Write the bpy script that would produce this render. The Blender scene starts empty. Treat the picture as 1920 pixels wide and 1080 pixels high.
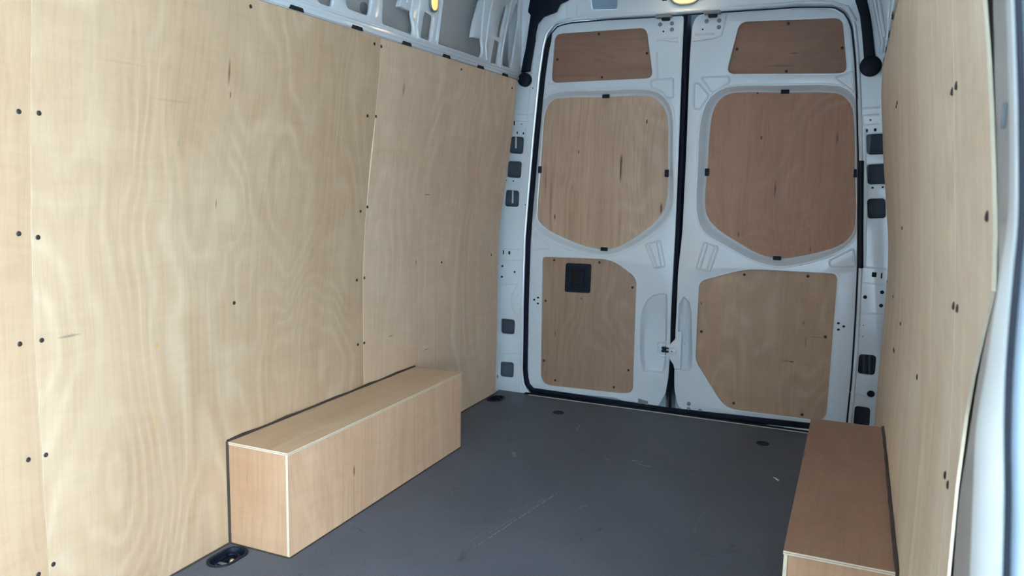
import bpy, bmesh, math, random
from mathutils import Vector, Matrix
random.seed(4)
S = bpy.context.scene
C = S.collection
PI = math.pi

# ------------------------------------------------------------------ camera
FPX, YAW, PIT, ROL = 1469.1, 0.412, 0.136, 0.0203
CAM = Vector((0.7466, -3.5686, 1.0734))
_cy, _sy, _cp, _sp, _cr, _sr = math.cos(YAW), math.sin(YAW), math.cos(PIT), math.sin(PIT), math.cos(ROL), math.sin(ROL)
FWD = Vector((-_sy*_cp, _cy*_cp, -_sp)); _R = Vector((_cy, _sy, 0)); _U = _R.cross(FWD)
RGT = _R*_cr + _U*_sr; UPV = -_R*_sr + _U*_cr
cd = bpy.data.cameras.new('camera'); cam = bpy.data.objects.new('camera', cd); C.objects.link(cam)
cd.sensor_width = 36; cd.lens = FPX/1920*36; cd.clip_start = 0.02
M = Matrix((RGT, UPV, -FWD)).transposed().to_4x4(); M.translation = CAM; cam.matrix_world = M
cd.dof.use_dof = True; cd.dof.focus_distance = 2.6; cd.dof.aperture_fstop = 9.0
S.camera = cam

# ------------------------------------------------------------------ daylight
W_ = bpy.data.worlds.new('overcast_sky'); S.world = W_; W_.use_nodes = True
bg = W_.node_tree.nodes['Background']
_n, _l = W_.node_tree.nodes, W_.node_tree.links        # overcast: three times brighter overhead than at the horizon
_tc = _n.new('ShaderNodeTexCoord'); _sx = _n.new('ShaderNodeSeparateXYZ'); _l.new(_tc.outputs['Generated'], _sx.inputs[0])
_m = _n.new('ShaderNodeMath'); _m.operation = 'MULTIPLY_ADD'; _m.use_clamp = False; _m.inputs[1].default_value = 7.0; _m.inputs[2].default_value = 3.6
_c = _n.new('ShaderNodeMath'); _c.operation = 'MAXIMUM'; _c.inputs[1].default_value = 0
_l.new(_sx.outputs[2], _c.inputs[0]); _l.new(_c.outputs[0], _m.inputs[0]); _l.new(_m.outputs[0], bg.inputs[1])
bg.inputs[0].default_value = (0.74, 0.89, 1.0, 1)
S.view_settings.view_transform = 'Standard'; S.view_settings.look = 'None'
S.view_settings.gamma = 1; S.view_settings.use_curve_mapping = False
S.view_settings.exposure = 1.96
S.cycles.max_bounces = 14; S.cycles.diffuse_bounces = 9

def pixel_ray(u, v): return FWD + RGT*((u-960)/FPX) - UPV*((v-540)/FPX)
def on_y(u, v, y):
    d = pixel_ray(u, v); return CAM + d*((y-CAM.y)/d.y)
def on_z(u, v, z=0.0):
    d = pixel_ray(u, v); return CAM + d*((z-CAM.z)/d.z)
def on_x(u, v, x):
    d = pixel_ray(u, v); return CAM + d*((x-CAM.x)/d.x)

# ------------------------------------------------------------------ wall profile (half width of the lined van)
PF = [(-.2, .877), (0, .877), (.3, .874), (.6, .876), (.75, .876), (.87, .868), (.97, .855), (1.19, .825), (1.45, .797), (1.6, .793), (2.2, .79)]
PN = [(-.2, .877), (0, .877), (.3, .876), (.6, .876), (.75, .875), (.93, .8656), (1.0, .860), (1.196, .842), (1.45, .815), (1.6, .806), (2.2, .80)]
def interp(T, z):
    if z <= T[0][0]: return T[0][1]
    for (a, b), (c, d) in zip(T, T[1:]):
        if z <= c: return b + (d-b)*(z-a)/(c-a)
    return T[-1][1]
def half_width(y, z):
    t = min(max(-y/2.46, 0), 1.15)
    return interp(PF, z)*(1-t) + interp(PN, z)*t
def on_wall(u, v, s):
    x = s*.87
    for _ in range(40):
        p = on_x(u, v, x); x = .5*x + .5*s*half_width(p.y, p.z)
    return on_x(u, v, x)

# ------------------------------------------------------------------ materials
def new_mat(name):
    m = bpy.data.materials.new(name); m.use_nodes = True
    return m, m.node_tree.nodes, m.node_tree.links, m.node_tree.nodes['Principled BSDF']
def mixc(N, L, a, b, f, mode='MIX'):
    x = N.new('ShaderNodeMix'); x.data_type = 'RGBA'; x.blend_type = mode
    for sock, val in ((x.inputs[6], a), (x.inputs[7], b), (x.inputs[0], f)):
        if hasattr(val, 'is_output'): L.new(val, sock)
        else: sock.default_value = val if not isinstance(val, tuple) else (*val, 1)
    return x.outputs[2]
def mathn(N, L, op, a, b=0.0, c=0.0, clamp=False):
    x = N.new('ShaderNodeMath'); x.operation = op; x.use_clamp = clamp
    for i, val in enumerate((a, b, c)):
        if hasattr(val, 'is_output'): L.new(val, x.inputs[i])
        else: x.inputs[i].default_value = val
    return x.outputs[0]
def ramp(N, L, f, stops):
    r = N.new('ShaderNodeValToRGB'); e = r.color_ramp.elements
    while len(e) < len(stops): e.new(.5)
    for k, (p, c) in zip(e, stops): k.position = p; k.color = (*c, 1) if len(c) == 3 else c
    L.new(f, r.inputs[0]); return r.outputs[0]
def noise(N, L, vec, scale, detail=3, rough=.55, dist=0.0):
    n = N.new('ShaderNodeTexNoise'); n.inputs['Scale'].default_value = scale
    n.inputs['Detail'].default_value = detail; n.inputs['Roughness'].default_value = rough
    n.inputs['Distortion'].default_value = dist; L.new(vec, n.inputs['Vector']); return n.outputs[0]

def ply(name, base, pale, dark, grain='Z', seed=0.0, rings=7.0, ring_amt=.35, fibre=.35, broad=.5, rough=.55, knots=(), cross_amt=.45):
    """rotary cut veneer: contour bands of a stretched noise, fibre lines and pores"""
    m, N, L, B = new_mat(name)
    tc = N.new('ShaderNodeTexCoord')
    def mapped(across, along, off):
        mp = N.new('ShaderNodeMapping'); mp.inputs['Location'].default_value = (off, off*1.7, off*.6)
        sc = [across]*3; sc['XYZ'.index(grain)] = along; mp.inputs['Scale'].default_value = sc
        L.new(tc.outputs['Object'], mp.inputs[0]); return mp.outputs[0]
    def warped(across, along, off, amount):
        # the veneer pattern leans sideways with a slow noise, so its lines flow and bulge
        base_v = mapped(across, along, off)
        add = N.new('ShaderNodeVectorMath'); add.operation = 'ADD'; L.new(base_v, add.inputs[0])
        cmb = N.new('ShaderNodeCombineXYZ'); d = mathn(N, L, 'MULTIPLY', mathn(N, L, 'SUBTRACT', flow, .5), amount*across)
        for k in range(3):
            if k != 'XYZ'.index(grain): L.new(d, cmb.inputs[k])
        L.new(cmb.outputs[0], add.inputs[1]); return add.outputs[0]
    flow = noise(N, L, mapped(2.2, 1.1, seed), 1.0, 2, .45, .2)
    sp = N.new('ShaderNodeSeparateXYZ'); L.new(tc.outputs['Object'], sp.inputs[0])
    ac = mathn(N, L, 'ADD', sp.outputs[0] if grain != 'X' else sp.outputs[1], sp.outputs[1] if grain == 'Z' else sp.outputs[2])
    ph = mathn(N, L, 'ADD', mathn(N, L, 'MULTIPLY', ac, 42.0), mathn(N, L, 'MULTIPLY', flow, rings*17.0))
    fine = noise(N, L, mapped(8, 1.5, seed+31), 1.0, 3, .5)
    ph = mathn(N, L, 'ADD', ph, mathn(N, L, 'MULTIPLY', fine, 5.0))
    s = mathn(N, L, 'SINE', ph); s = mathn(N, L, 'MULTIPLY_ADD', s, .5, .5); s = mathn(N, L, 'POWER', s, 2.2)
    gate = ramp(N, L, noise(N, L, mapped(3.0, 1.2, seed+41), 1.0, 2, .5), [(.38, (.12, .12, .12)), (.62, (1, 1, 1))])
    s = mathn(N, L, 'MULTIPLY', s, gate)
    fib = noise(N, L, warped(85, 2.0, seed+3, .16), 1.0, 5, .65, .15)
    band = noise(N, L, warped(8, .45, seed+7, .30), 1.0, 4, .65)
    blot = noise(N, L, mapped(1.8, 1.3, seed+11), 1.0, 3, .6)
    cross = noise(N, L, mapped(6, 26, seed+17), 1.0, 4, .7, .8)
    c = mixc(N, L, base, pale, mathn(N, L, 'MULTIPLY', s, ring_amt*1.7))
    bandf = ramp(N, L, band, [(.36, (0, 0, 0)), (.66, (1, 1, 1))])
    c = mixc(N, L, c, dark, mathn(N, L, 'MULTIPLY', bandf, broad*.75))
    bl = ramp(N, L, blot, [(.35, (0, 0, 0)), (.7, (1, 1, 1))])
    c = mixc(N, L, c, pale, mathn(N, L, 'MULTIPLY', bl, .35))
    fb = ramp(N, L, fib, [(.34, (.62, .58, .55)), (.55, (1, 1, 1))])
    c = mixc(N, L, c, fb, fibre*.8, 'MULTIPLY')
    cr = ramp(N, L, cross, [(.38, (.88, .87, .86)), (.60, (1, 1, 1))])
    c = mixc(N, L, c, cr, cross_amt, 'MULTIPLY')
    pores = noise(N, L, mapped(32, 4.2, seed+23), 1.0, 2, .5)
    pf = ramp(N, L, pores, [(.76, (0, 0, 0)), (.83, (1, 1, 1))])
    c = mixc(N, L, c, tuple(x*.42 for x in dark), mathn(N, L, 'MULTIPLY', pf, .55))
    if knots:
        gm = N.new('ShaderNodeNewGeometry')
        for (p, half, col, amt) in knots:      # dark spindle shaped knots and mineral streaks of the veneer, in metres
            mp = N.new('ShaderNodeMapping'); mp.inputs['Location'].default_value = [-p[i]/half[i] for i in range(3)]
            mp.inputs['Scale'].default_value = [1/h for h in half]; L.new(gm.outputs['Position'], mp.inputs[0])
            ln = N.new('ShaderNodeVectorMath'); ln.operation = 'LENGTH'; L.new(mp.outputs[0], ln.inputs[0])
            k = mathn(N, L, 'SUBTRACT', 1.0, ln.outputs['Value'], clamp=True)
            k = mathn(N, L, 'MULTIPLY', k, amt*2.2, clamp=True)
            k = mathn(N, L, 'MULTIPLY', k, mathn(N, L, 'MULTIPLY_ADD', fib, .8, .55), clamp=True)
            c = mixc(N, L, c, col, k)
    L.new(c, B.inputs['Base Color'])
    B.inputs['Roughness'].default_value = rough
    bp = N.new('ShaderNodeBump'); bp.inputs['Strength'].default_value = .12; bp.inputs['Distance'].default_value = .002
    L.new(fib, bp.inputs['Height']); L.new(bp.outputs[0], B.inputs['Normal'])
    return m

def plain(name, col, rough=.5, metal=0.0, coat=0.0, bump=0.0, bscale=60, var=.06, spec=.5):
    m, N, L, B = new_mat(name)
    tc = N.new('ShaderNodeTexCoord')
    n = noise(N, L, tc.outputs['Object'], bscale*.12, 4, .6)
    f = ramp(N, L, n, [(.3, tuple(x*(1-var) for x in col)), (.7, tuple(min(1, x*(1+var)) for x in col))])
    L.new(f, B.inputs['Base Color'])
    B.inputs['Roughness'].default_value = rough; B.inputs['Metallic'].default_value = metal
    B.inputs['Specular IOR Level'].default_value = spec; B.inputs['Coat Weight'].default_value = coat; B.inputs['Coat Roughness'].default_value = .08
    if bump:
        n2 = noise(N, L, tc.outputs['Object'], bscale, 3, .6)
        bp = N.new('ShaderNodeBump'); bp.inputs['Strength'].default_value = bump; bp.inputs['Distance'].default_value = .003
        L.new(n2, bp.inputs['Height']); L.new(bp.outputs[0], B.inputs['Normal'])
    return m

def knot_y(u, v, w, h, col=(.10, .05, .03), amt=.8):
    p = on_y(u, v, YDK); return ((p.x, p.y, p.z), (w, .08, h), col, amt)
def knot_wall(u, v, w, h, side=-1, col=(.22, .11, .06), amt=.7):
    p = on_wall(u, v, side); return ((p.x, p.y, p.z), (.08, w, h), col, amt)
YDK = .075
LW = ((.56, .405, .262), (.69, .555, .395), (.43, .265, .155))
LF = ((.72, .53, .37), (.82, .69, .53), (.58, .375, .25))  # pinker far sheet, also lightened in colour against the light falling off
KL = [[], [knot_wall(430, 135, .006, .045, amt=.55), knot_wall(432, 178, .004, .012), knot_wall(335, 268, .006, .012, col=(.30, .33, .25), amt=.5), knot_wall(405, 382, .003, .02, amt=.5),
           knot_wall(235, 118, .09, .004, col=(.40, .33, .25), amt=.35), knot_wall(330, 190, .09, .004, col=(.38, .30, .22), amt=.4), knot_wall(130, 630, .035, .004, col=(.28, .22, .17), amt=.7),
           knot_wall(294, 648, .008, .012, col=(.62, .36, .12), amt=.6), knot_wall(293, 795, .006, .05, col=(.60, .38, .16), amt=.35)],
      [knot_wall(757, 168, .012, .03, amt=.35), knot_wall(801, 365, .03, .004, amt=.5), knot_wall(780, 492, .006, .014, amt=.5), knot_wall(733, 630, .025, .003, amt=.5), knot_wall(800, 655, .03, .003, amt=.45)]]
RW = ((.78, .62, .45), (.87, .76, .59), (.64, .46, .33))  # right lining lightened in colour to make up for weak light
MAT = {}
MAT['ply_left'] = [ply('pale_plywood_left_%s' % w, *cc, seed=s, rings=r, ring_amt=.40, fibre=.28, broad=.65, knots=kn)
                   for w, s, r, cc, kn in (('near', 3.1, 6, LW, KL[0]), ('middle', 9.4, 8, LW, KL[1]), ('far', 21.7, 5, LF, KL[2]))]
MAT['ply_right'] = [ply('pale_plywood_right_%s' % w, *RW, seed=s, rings=r, ring_amt=.35, fibre=.3, broad=.85)
                    for w, s, r in (('near', 33.1, 3), ('middle', 39.4, 3), ('far', 41.7, 3))]
RD = ((.31, .172, .118), (.38, .23, .16), (.22, .115, .075))
BR = ((.56, .375, .255), (.68, .51, .38), (.42, .26, .175))
MAT['door_top_a'] = ply('red_plywood_grain_across', *RD, grain='X', seed=5, rings=3, ring_amt=.3, fibre=.5, broad=.8)
MAT['door_top_b'] = ply('red_plywood_grain_across_smooth', *RD, grain='X', seed=15, rings=5, ring_amt=.25, fibre=.3, broad=.5, knots=[knot_y(1490, 101, .022, .004, amt=.6)])
MAT['door_mid_a'] = ply('tan_plywood_upright_grain', *BR, seed=8, rings=7, ring_amt=.3, fibre=.55, broad=.8, cross_amt=.2,
    knots=[knot_y(1163, 318, .006, .075), knot_y(1164, 300, .010, .035, amt=.4), knot_y(1239, 391, .007, .032), knot_y(1084, 285, .004, .012), knot_y(1039, 407, .005, .018), knot_y(1212, 228, .005, .014), knot_y(1022, 340, .006, .12, amt=.25), knot_y(1031, 380, .008, .16, amt=.22)])
MAT['door_mid_b'] = ply('red_plywood_upright_grain', (.45, .25, .165), (.53, .32, .22), (.33, .17, .11), seed=18, rings=9, ring_amt=.5, fibre=.35, broad=.6, cross_amt=.3,
    knots=[knot_y(1427, 258, .006, .012), knot_y(1570, 259, .008, .035, amt=.45), knot_y(1453, 355, .006, .05, amt=.5), knot_y(1420, 173, .007, .012), knot_y(1384, 440, .006, .02, amt=.5), knot_y(1519, 468, .005, .02, amt=.5)])
MAT['door_low_a'] = ply('red_plywood_handle_panel', (.38, .25, .175), (.47, .33, .24), (.29, .175, .115), seed=28, rings=6, ring_amt=.35, fibre=.45, broad=.7, cross_amt=.3,
    knots=[knot_y(1043, 625, .006, .018, amt=.4), knot_y(1092, 559, .010, .008, amt=.45), knot_y(1021, 682, .006, .04, amt=.25)])
MAT['door_low_b'] = ply('brown_plywood_lower_panel', (.46, .30, .20), (.56, .40, .285), (.35, .21, .135), seed=38, rings=7, ring_amt=.35, fibre=.25, broad=.5, cross_amt=.4,
    knots=[knot_y(1485, 677, .010, .004), knot_y(1476, 676, .035, .002, amt=.6), knot_y(1507, 605, .004, .014, amt=.45), knot_y(1511, 640, .003, .03, amt=.4), knot_y(1316, 568, .005, .012, amt=.5), knot_y(1530, 631, .05, .002, amt=.4)])
BX = ((.75, .49, .315), (.84, .62, .44), (.60, .36, .215))
_k = on_x(664, 883, -.656); _k2 = on_x(664, 930, -.656)
MAT['box_front'] = ply('orange_plywood_box_side', *BX, grain='Z', seed=51, rings=4, ring_amt=.35, fibre=.35, broad=.95,
    knots=[((_k.x, _k.y, _k.z), (.05, .006, .022), (.2, .1, .06), .8), ((_k2.x, _k2.y, _k2.z), (.05, .002, .16), (.3, .18, .11), .5)])
MAT['box_end'] = ply('orange_plywood_box_end', (.58, .36, .215), (.69, .48, .32), (.48, .27, .155), grain='Z', seed=58, rings=2, ring_amt=.2, fibre=.35, broad=.7)
MAT['box_top'] = ply('tan_plywood_box_top', (.58, .40, .25), (.68, .51, .35), (.42, .26, .15), grain='Y', seed=61, rings=4, ring_amt=.3, fibre=.25, broad=.7)
MAT['box_top_r'] = ply('shaded_plywood_box_top', (.355, .197, .127), (.43, .26, .17), (.26, .135, .085), grain='Y', seed=71, rings=3, ring_amt=.25, fibre=.25, broad=.6)  # right box top: redder ply, darkened in colour for the wall's shade
MAT['edge'] = plain('raw_plywood_edge', (.78, .70, .54), .7, bump=.2, bscale=300)
MAT['edge_dark'] = plain('plywood_glue_line', (.22, .15, .10), .8)
MAT['paint'] = plain('grey_white_body_paint', (.65, .725, .79), .2, coat=1.0, bump=.05, bscale=7, var=.02)
MAT['flange'] = plain('lit_flange_paint', (.90, .96, .96), .3, coat=.4)  # body paint with the flange's stronger light put into the colour
MAT['post'] = plain('shaded_post_paint', (.46, .46, .44), .35, coat=.3)  # same body paint, darkened in colour for how this face catches light
MAT['paint_dull'] = plain('grey_body_primer', (.46, .48, .49), .45, var=.05)
MAT['panel_back'] = plain('shaded_body_cavity', (.09, .12, .15), .4)  # shade of the hollow body behind the openings put into the colour
MAT['navy'] = plain('unlit_inner_panel', (.018, .032, .055), .5)  # deeper shade, right pillar inside and seal groove, put into the colour
MAT['black'] = plain('black_rubber', (.003, .008, .020), .5, spec=.18)
MAT['plastic'] = plain('black_plastic', (.004, .010, .022), .5, spec=.22)
MAT['hole'] = plain('hole_shade', (.006, .006, .008), .9)  # near-black standing in for the shade inside holes and slots
MAT['screw'] = plain('black_screw_head', (.02, .017, .017), .5)
MAT['sealant'] = plain('dark_brown_sealant', (.05, .038, .032), .6)
MAT['steel'] = plain('zinc_plated_steel', (.20, .23, .24), .45, metal=.5)
MAT['grey_plastic'] = plain('grey_plastic', (.18, .21, .24), .5)
MAT['seal_blue'] = plain('blue_grey_rubber_seal', (.32, .43, .55), .45, bump=.1, bscale=90)
MAT['white'] = plain('white_flake', (.9, .9, .86), .6)
MAT['bounce_ground'] = plain('pale_bounce_ground', (.46, .46, .45), .9, bump=.3, bscale=80)  # unseen ground, made pale to bounce light up into the van
MAT['brass'] = plain('brass_bolt', (.75, .62, .38), .3, metal=.9)

def lamp_mat(strength):
    m, N, L, B = new_mat('warm_lit_lens')
    B.inputs['Base Color'].default_value = (.5, .42, .22, 1); B.inputs['Roughness'].default_value = .2
    tc = N.new('ShaderNodeTexCoord'); w = N.new('ShaderNodeTexWave'); w.inputs['Scale'].default_value = 60
    L.new(tc.outputs['Object'], w.inputs['Vector'])
    f = ramp(N, L, w.outputs[0], [(.2, (1, .60, .18)), (.8, (1, .80, .38))])
    L.new(f, B.inputs['Emission Color']); B.inputs['Emission Strength'].default_value = strength
    return m
MAT['lamp'] = lamp_mat(.30)

def floor_mat():
    m, N, L, B = new_mat('grey_phenolic_floor')
    tc = N.new('ShaderNodeTexCoord'); P = tc.outputs['Object']
    a = noise(N, L, P, 2.2, 5, .65)
    c = ramp(N, L, a, [(.3, (.092, .104, .130)), (.7, (.118, .132, .162))])
    sp = noise(N, L, P, 260, 2, .6)
    c = mixc(N, L, c, ramp(N, L, sp, [(.35, (.72, .72, .72)), (.7, (1.25, 1.25, 1.25))]), .6, 'MULTIPLY')
    mk = noise(N, L, P, 14, 4, .7, 1.0)
    c = mixc(N, L, c, (.040, .042, .050), mathn(N, L, 'MULTIPLY', ramp(N, L, mk, [(.63, (0, 0, 0)), (.72, (1, 1, 1))]), .5))
    sx = N.new('ShaderNodeSeparateXYZ'); L.new(P, sx.inputs[0]); X, Y = sx.outputs[0], sx.outputs[1]
    wob = mathn(N, L, 'MULTIPLY', mathn(N, L, 'SUBTRACT', noise(N, L, P, 30, 2), .5), .012)
    br = noise(N, L, P, 70, 2, .7)
    brk = ramp(N, L, br, [(.40, (0, 0, 0)), (.55, (1, 1, 1))])
    for (u0, v0, u1, v1, w, amt) in [(1185, 863, 1203, 866, .0040, 1.0), (1196, 870, 1218, 875, .0030, .9), (1192, 868, 1200, 871, .004, .8),
                                     (890, 1026, 1043, 926, .0022, .55), (915, 1000, 1035, 930, .0016, .35), (955, 960, 1040, 929, .002, .3),
                                     (1080, 806, 1088, 797, .005, .45), (1090, 850, 1100, 853, .004, .45), (963, 848, 966, 856, .013, .30),
                                     (1298, 890, 1312, 892, .010, .22), (1345, 873, 1352, 873, .003, .3), (1205, 943, 1207, 943, .004, .45),
                                     (1298, 1000, 1320, 960, .0018, .2), (1135, 860, 1142, 862, .005, .3), (880, 1015, 930, 985, .0015, .25),
                                     (1085, 951, 1100, 948, .006, .25)]:
        p = on_z(u0, v0); q = on_z(u1, v1); d = q-p; ln2 = d.x*d.x + d.y*d.y
        dx = mathn(N, L, 'SUBTRACT', mathn(N, L, 'ADD', X, wob), p.x); dy = mathn(N, L, 'SUBTRACT', Y, p.y)
        t = mathn(N, L, 'DIVIDE', mathn(N, L, 'ADD', mathn(N, L, 'MULTIPLY', dx, d.x), mathn(N, L, 'MULTIPLY', dy, d.y)), ln2, clamp=True)
        ex = mathn(N, L, 'SUBTRACT', dx, mathn(N, L, 'MULTIPLY', t, d.x)); ey = mathn(N, L, 'SUBTRACT', dy, mathn(N, L, 'MULTIPLY', t, d.y))
        dist = mathn(N, L, 'SQRT', mathn(N, L, 'ADD', mathn(N, L, 'MULTIPLY', ex, ex), mathn(N, L, 'MULTIPLY', ey, ey)))
        k = mathn(N, L, 'SUBTRACT', 1.0, mathn(N, L, 'DIVIDE', dist, w), clamp=True)
        k = mathn(N, L, 'MULTIPLY', mathn(N, L, 'MULTIPLY', k, brk), amt*1.4, clamp=True)
        c = mixc(N, L, c, (.42, .40, .38), k)
    L.new(c, B.inputs['Base Color']); B.inputs['Roughness'].default_value = .5; B.inputs['Specular IOR Level'].default_value = .22
    v = N.new('ShaderNodeTexVoronoi'); v.inputs['Scale'].default_value = 190; L.new(P, v.inputs['Vector'])
    bp = N.new('ShaderNodeBump'); bp.inputs['Strength'].default_value = .35; bp.inputs['Distance'].default_value = .0015
    L.new(v.outputs['Distance'], bp.inputs['Height']); L.new(bp.outputs[0], B.inputs['Normal'])
    return m
MAT['floor'] = floor_mat()

# ------------------------------------------------------------------ object helpers
LOC = {}
def thing(name, label, cat, loc, group=None):
    o = bpy.data.objects.new(name, None); C.objects.link(o); o.empty_display_size = .05
    o.location = loc; LOC[o.name] = Vector(loc); o['label'] = label; o['category'] = cat
    if group: o['group'] = group
    return o
def link(name, me, mat, parent=None, loc=None, kind=None, label=None, angle=35):
    """me holds world coordinates; the object's origin goes to loc (default: centre of its bounds)"""
    if loc is None:
        xs = [v.co for v in me.vertices]
        loc = Vector([(min(v[i] for v in xs)+max(v[i] for v in xs))/2 for i in range(3)])
    loc = Vector(loc); me.transform(Matrix.Translation(-loc))
    if mat: me.materials.clear(); me.materials.append(mat)
    for p in me.polygons: p.use_smooth = True
    me.set_sharp_from_angle(angle=math.radians(angle))
    me.name = name
    o = bpy.data.objects.new(name, me); C.objects.link(o)
    if parent: o.parent = parent; o.location = loc - LOC[parent.name]
    else: o.location = loc
    LOC[o.name] = loc
    if kind: o['kind'] = kind
    if label: o['label'] = label
    return o
def dup(o, loc, parent=None, name=None):
    c = o.copy(); C.objects.link(c); loc = Vector(loc)
    if parent: c.parent = parent; c.location = loc - LOC[parent.name]
    else: c.location = loc
    LOC[c.name] = loc
    return c
def from_bm(bm):
    bmesh.ops.recalc_face_normals(bm, faces=bm.faces)
    me = bpy.data.meshes.new('m'); bm.to_mesh(me); bm.free(); return me
def rounded(pts, r, seg=6):
    out = []; n = len(pts)
    for i in range(n):
        a, b, c = Vector(pts[i-1]), Vector(pts[i]), Vector(pts[(i+1) % n])
        rr = r[i] if isinstance(r, (list, tuple)) else r
        d1 = (a-b); d2 = (c-b); k = min(rr, d1.length*.48, d2.length*.48)
        p = b + d1.normalized()*k; q = b + d2.normalized()*k
        for s in range(seg+1):
            t = s/seg; out.append(tuple(p*(1-t)**2 + b*2*t*(1-t) + q*t*t))
    return out
def smooth(pts, seg=4):
    out = []; n = len(pts)
    for i in range(n):
        p0, p1, p2, p3 = [Vector(pts[(i+k) % n]) for k in (-1, 0, 1, 2)]
        l = (p2-p1).length
        m1 = (p2-p0); m2 = (p3-p1)
        m1 = m1.normalized()*l if m1.length > 1e-9 else m1
        m2 = m2.normalized()*l if m2.length > 1e-9 else m2
        for s in range(seg):
            t = s/seg
            out.append(tuple(p1*(2*t**3-3*t*t+1) + m1*(t**3-2*t*t+t) + p2*(-2*t**3+3*t*t) + m2*(t**3-t*t)))
    return out
def area(p): return .5*sum(p[i-1][0]*p[i][1]-p[i][0]*p[i-1][1] for i in range(len(p)))
def circle(cx, cy, r, n=20, ry=None):
    ry = ry or r; return [(cx+r*math.cos(2*PI*i/n), cy+ry*math.sin(2*PI*i/n)) for i in range(n)]
def plate(outline, holes=(), plane='Y', front=0.0, thick=.01, bevel=0.0, bseg=2):
    """flat sheet with real holes; plane Y: (x,z) facing -y; L: (y,z) facing +x; R: (y,z) facing -x; Z: (x,y) facing up"""
    cu = bpy.data.curves.new('c', 'CURVE'); cu.dimensions = '2D'; cu.fill_mode = 'BOTH'
    for k, pts in enumerate([outline]+list(holes)):
        pts = list(pts)
        if (area(pts) > 0) != (k == 0): pts = pts[::-1]
        sp = cu.splines.new('POLY'); sp.points.add(len(pts)-1); sp.use_cyclic_u = True
        for q, p in zip(sp.points, pts): q.co = (p[0], p[1], 0, 1)
    cu.extrude = max(thick/2-bevel, 0); cu.bevel_depth = bevel; cu.bevel_resolution = bseg; cu.offset = -bevel
    o = bpy.data.objects.new('c', cu); C.objects.link(o)
    dg = bpy.context.evaluated_depsgraph_get(); me = bpy.data.meshes.new_from_object(o.evaluated_get(dg))
    bpy.data.objects.remove(o); bpy.data.curves.remove(cu)
    h = thick/2
    for v in me.vertices:
        x, y, z = v.co
        if plane == 'Y': v.co = (x, front+h-z, y)
        elif plane == 'L': v.co = (front-h+z, x, y)
        elif plane == 'R': v.co = (front+h-z, x, y)
        else: v.co = (x, y, front-h+z)
    bm = bmesh.new(); bm.from_mesh(me); bpy.data.meshes.remove(me)
    bmesh.ops.remove_doubles(bm, verts=bm.verts, dist=1e-6)
    return from_bm(bm)
def box(p, q, bevel=0.0):
    bm = bmesh.new(); bmesh.ops.create_cube(bm, size=1)
    p, q = Vector(p), Vector(q)
    for v in bm.verts: v.co = Vector([(p[i]+q[i])/2 + v.co[i]*(q[i]-p[i]) for i in range(3)])
    if bevel: bmesh.ops.bevel(bm, geom=bm.edges[:], offset=bevel, segments=2, affect='EDGES', profile=.5)
    return from_bm(bm)
def tube(path, r, n=8, closed=False, flat=None):
    """round tube through 3-D points"""
    bm = bmesh.new(); P = [Vector(p) for p in path]; rings = []; m = len(P)
    for i, p in enumerate(P):
        a = P[i-1] if (i > 0 or closed) else P[i]; b = P[(i+1) % m] if (i < m-1 or closed) else P[i]
        t = (b-a).normalized(); u = t.cross(Vector((0, 1, 0.013)))
        if u.length < .2: u = t.cross(Vector((1, 0.02, 0)))
        u.normalize(); w = t.cross(u).normalized()
        rr = r[i] if isinstance(r, list) else r
        rings.append([bm.verts.new(p + u*rr*math.cos(2*PI*k/n) + w*rr*(flat or 1)*math.sin(2*PI*k/n)) for k in range(n)])
    for i in range(m if closed else m-1):
        A, B_ = rings[i], rings[(i+1) % m]
        for k in range(n): bm.faces.new((A[k], A[(k+1) % n], B_[(k+1) % n], B_[k]))
    if not closed: bm.faces.new(rings[0]); bm.faces.new(rings[-1][::-1])
    return from_bm(bm)
def lathe(c, axis, prof, n=20):
    """prof: (radius, height along axis)"""
    bm = bmesh.new(); c = Vector(c); axis = Vector(axis).normalized()
    u = axis.orthogonal().normalized(); w = axis.cross(u); rings = []
    for r, h in prof:
        rings.append([bm.verts.new(c+axis*h+(u*math.cos(2*PI*k/n)+w*math.sin(2*PI*k/n))*max(r, 1e-5)) for k in range(n)])
    for A, B_ in zip(rings, rings[1:]):
        for k in range(n): bm.faces.new((A[k], A[(k+1) % n], B_[(k+1) % n], B_[k]))
    bm.faces.new(rings[0]); bm.faces.new(rings[-1])
    return from_bm(bm)
def loft(loops, close=False, cap=False):
    """surface through open or closed rows of points with the same count"""
    bm = bmesh.new(); R = [[bm.verts.new(p) for p in l] for l in loops]; n = len(loops[0])
    for A, B_ in zip(R, R[1:]):
        for k in range(n if close else n-1): bm.faces.new((A[k], A[(k+1) % n], B_[(k+1) % n], B_[k]))
    if cap: bm.faces.new(R[-1])
    return from_bm(bm)
def join(ms):
    bm = bmesh.new()
    for m in ms: bm.from_mesh(m); bpy.data.meshes.remove(m)
    me = bpy.data.meshes.new('j'); bm.to_mesh(me); bm.free(); return me
def xz(pts, y): return [(p.x, p.z) for p in (on_y(u, v, y) for u, v in pts)]
def yz(pts, x): return [(p.y, p.z) for p in (on_x(u, v, x) for u, v in pts)]
def resample(pts, n):
    L_ = [0]
    for i in range(len(pts)): L_.append(L_[-1]+(Vector(pts[(i+1) % len(pts)])-Vector(pts[i])).length)
    out = []; j = 0
    for k in range(n):
        d = L_[-1]*k/n
        while L_[j+1] < d: j += 1
        t = (d-L_[j])/max(L_[j+1]-L_[j], 1e-9); a = Vector(pts[j]); b = Vector(pts[(j+1) % len(pts)]); out.append(tuple(a+(b-a)*t))
    return out
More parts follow.
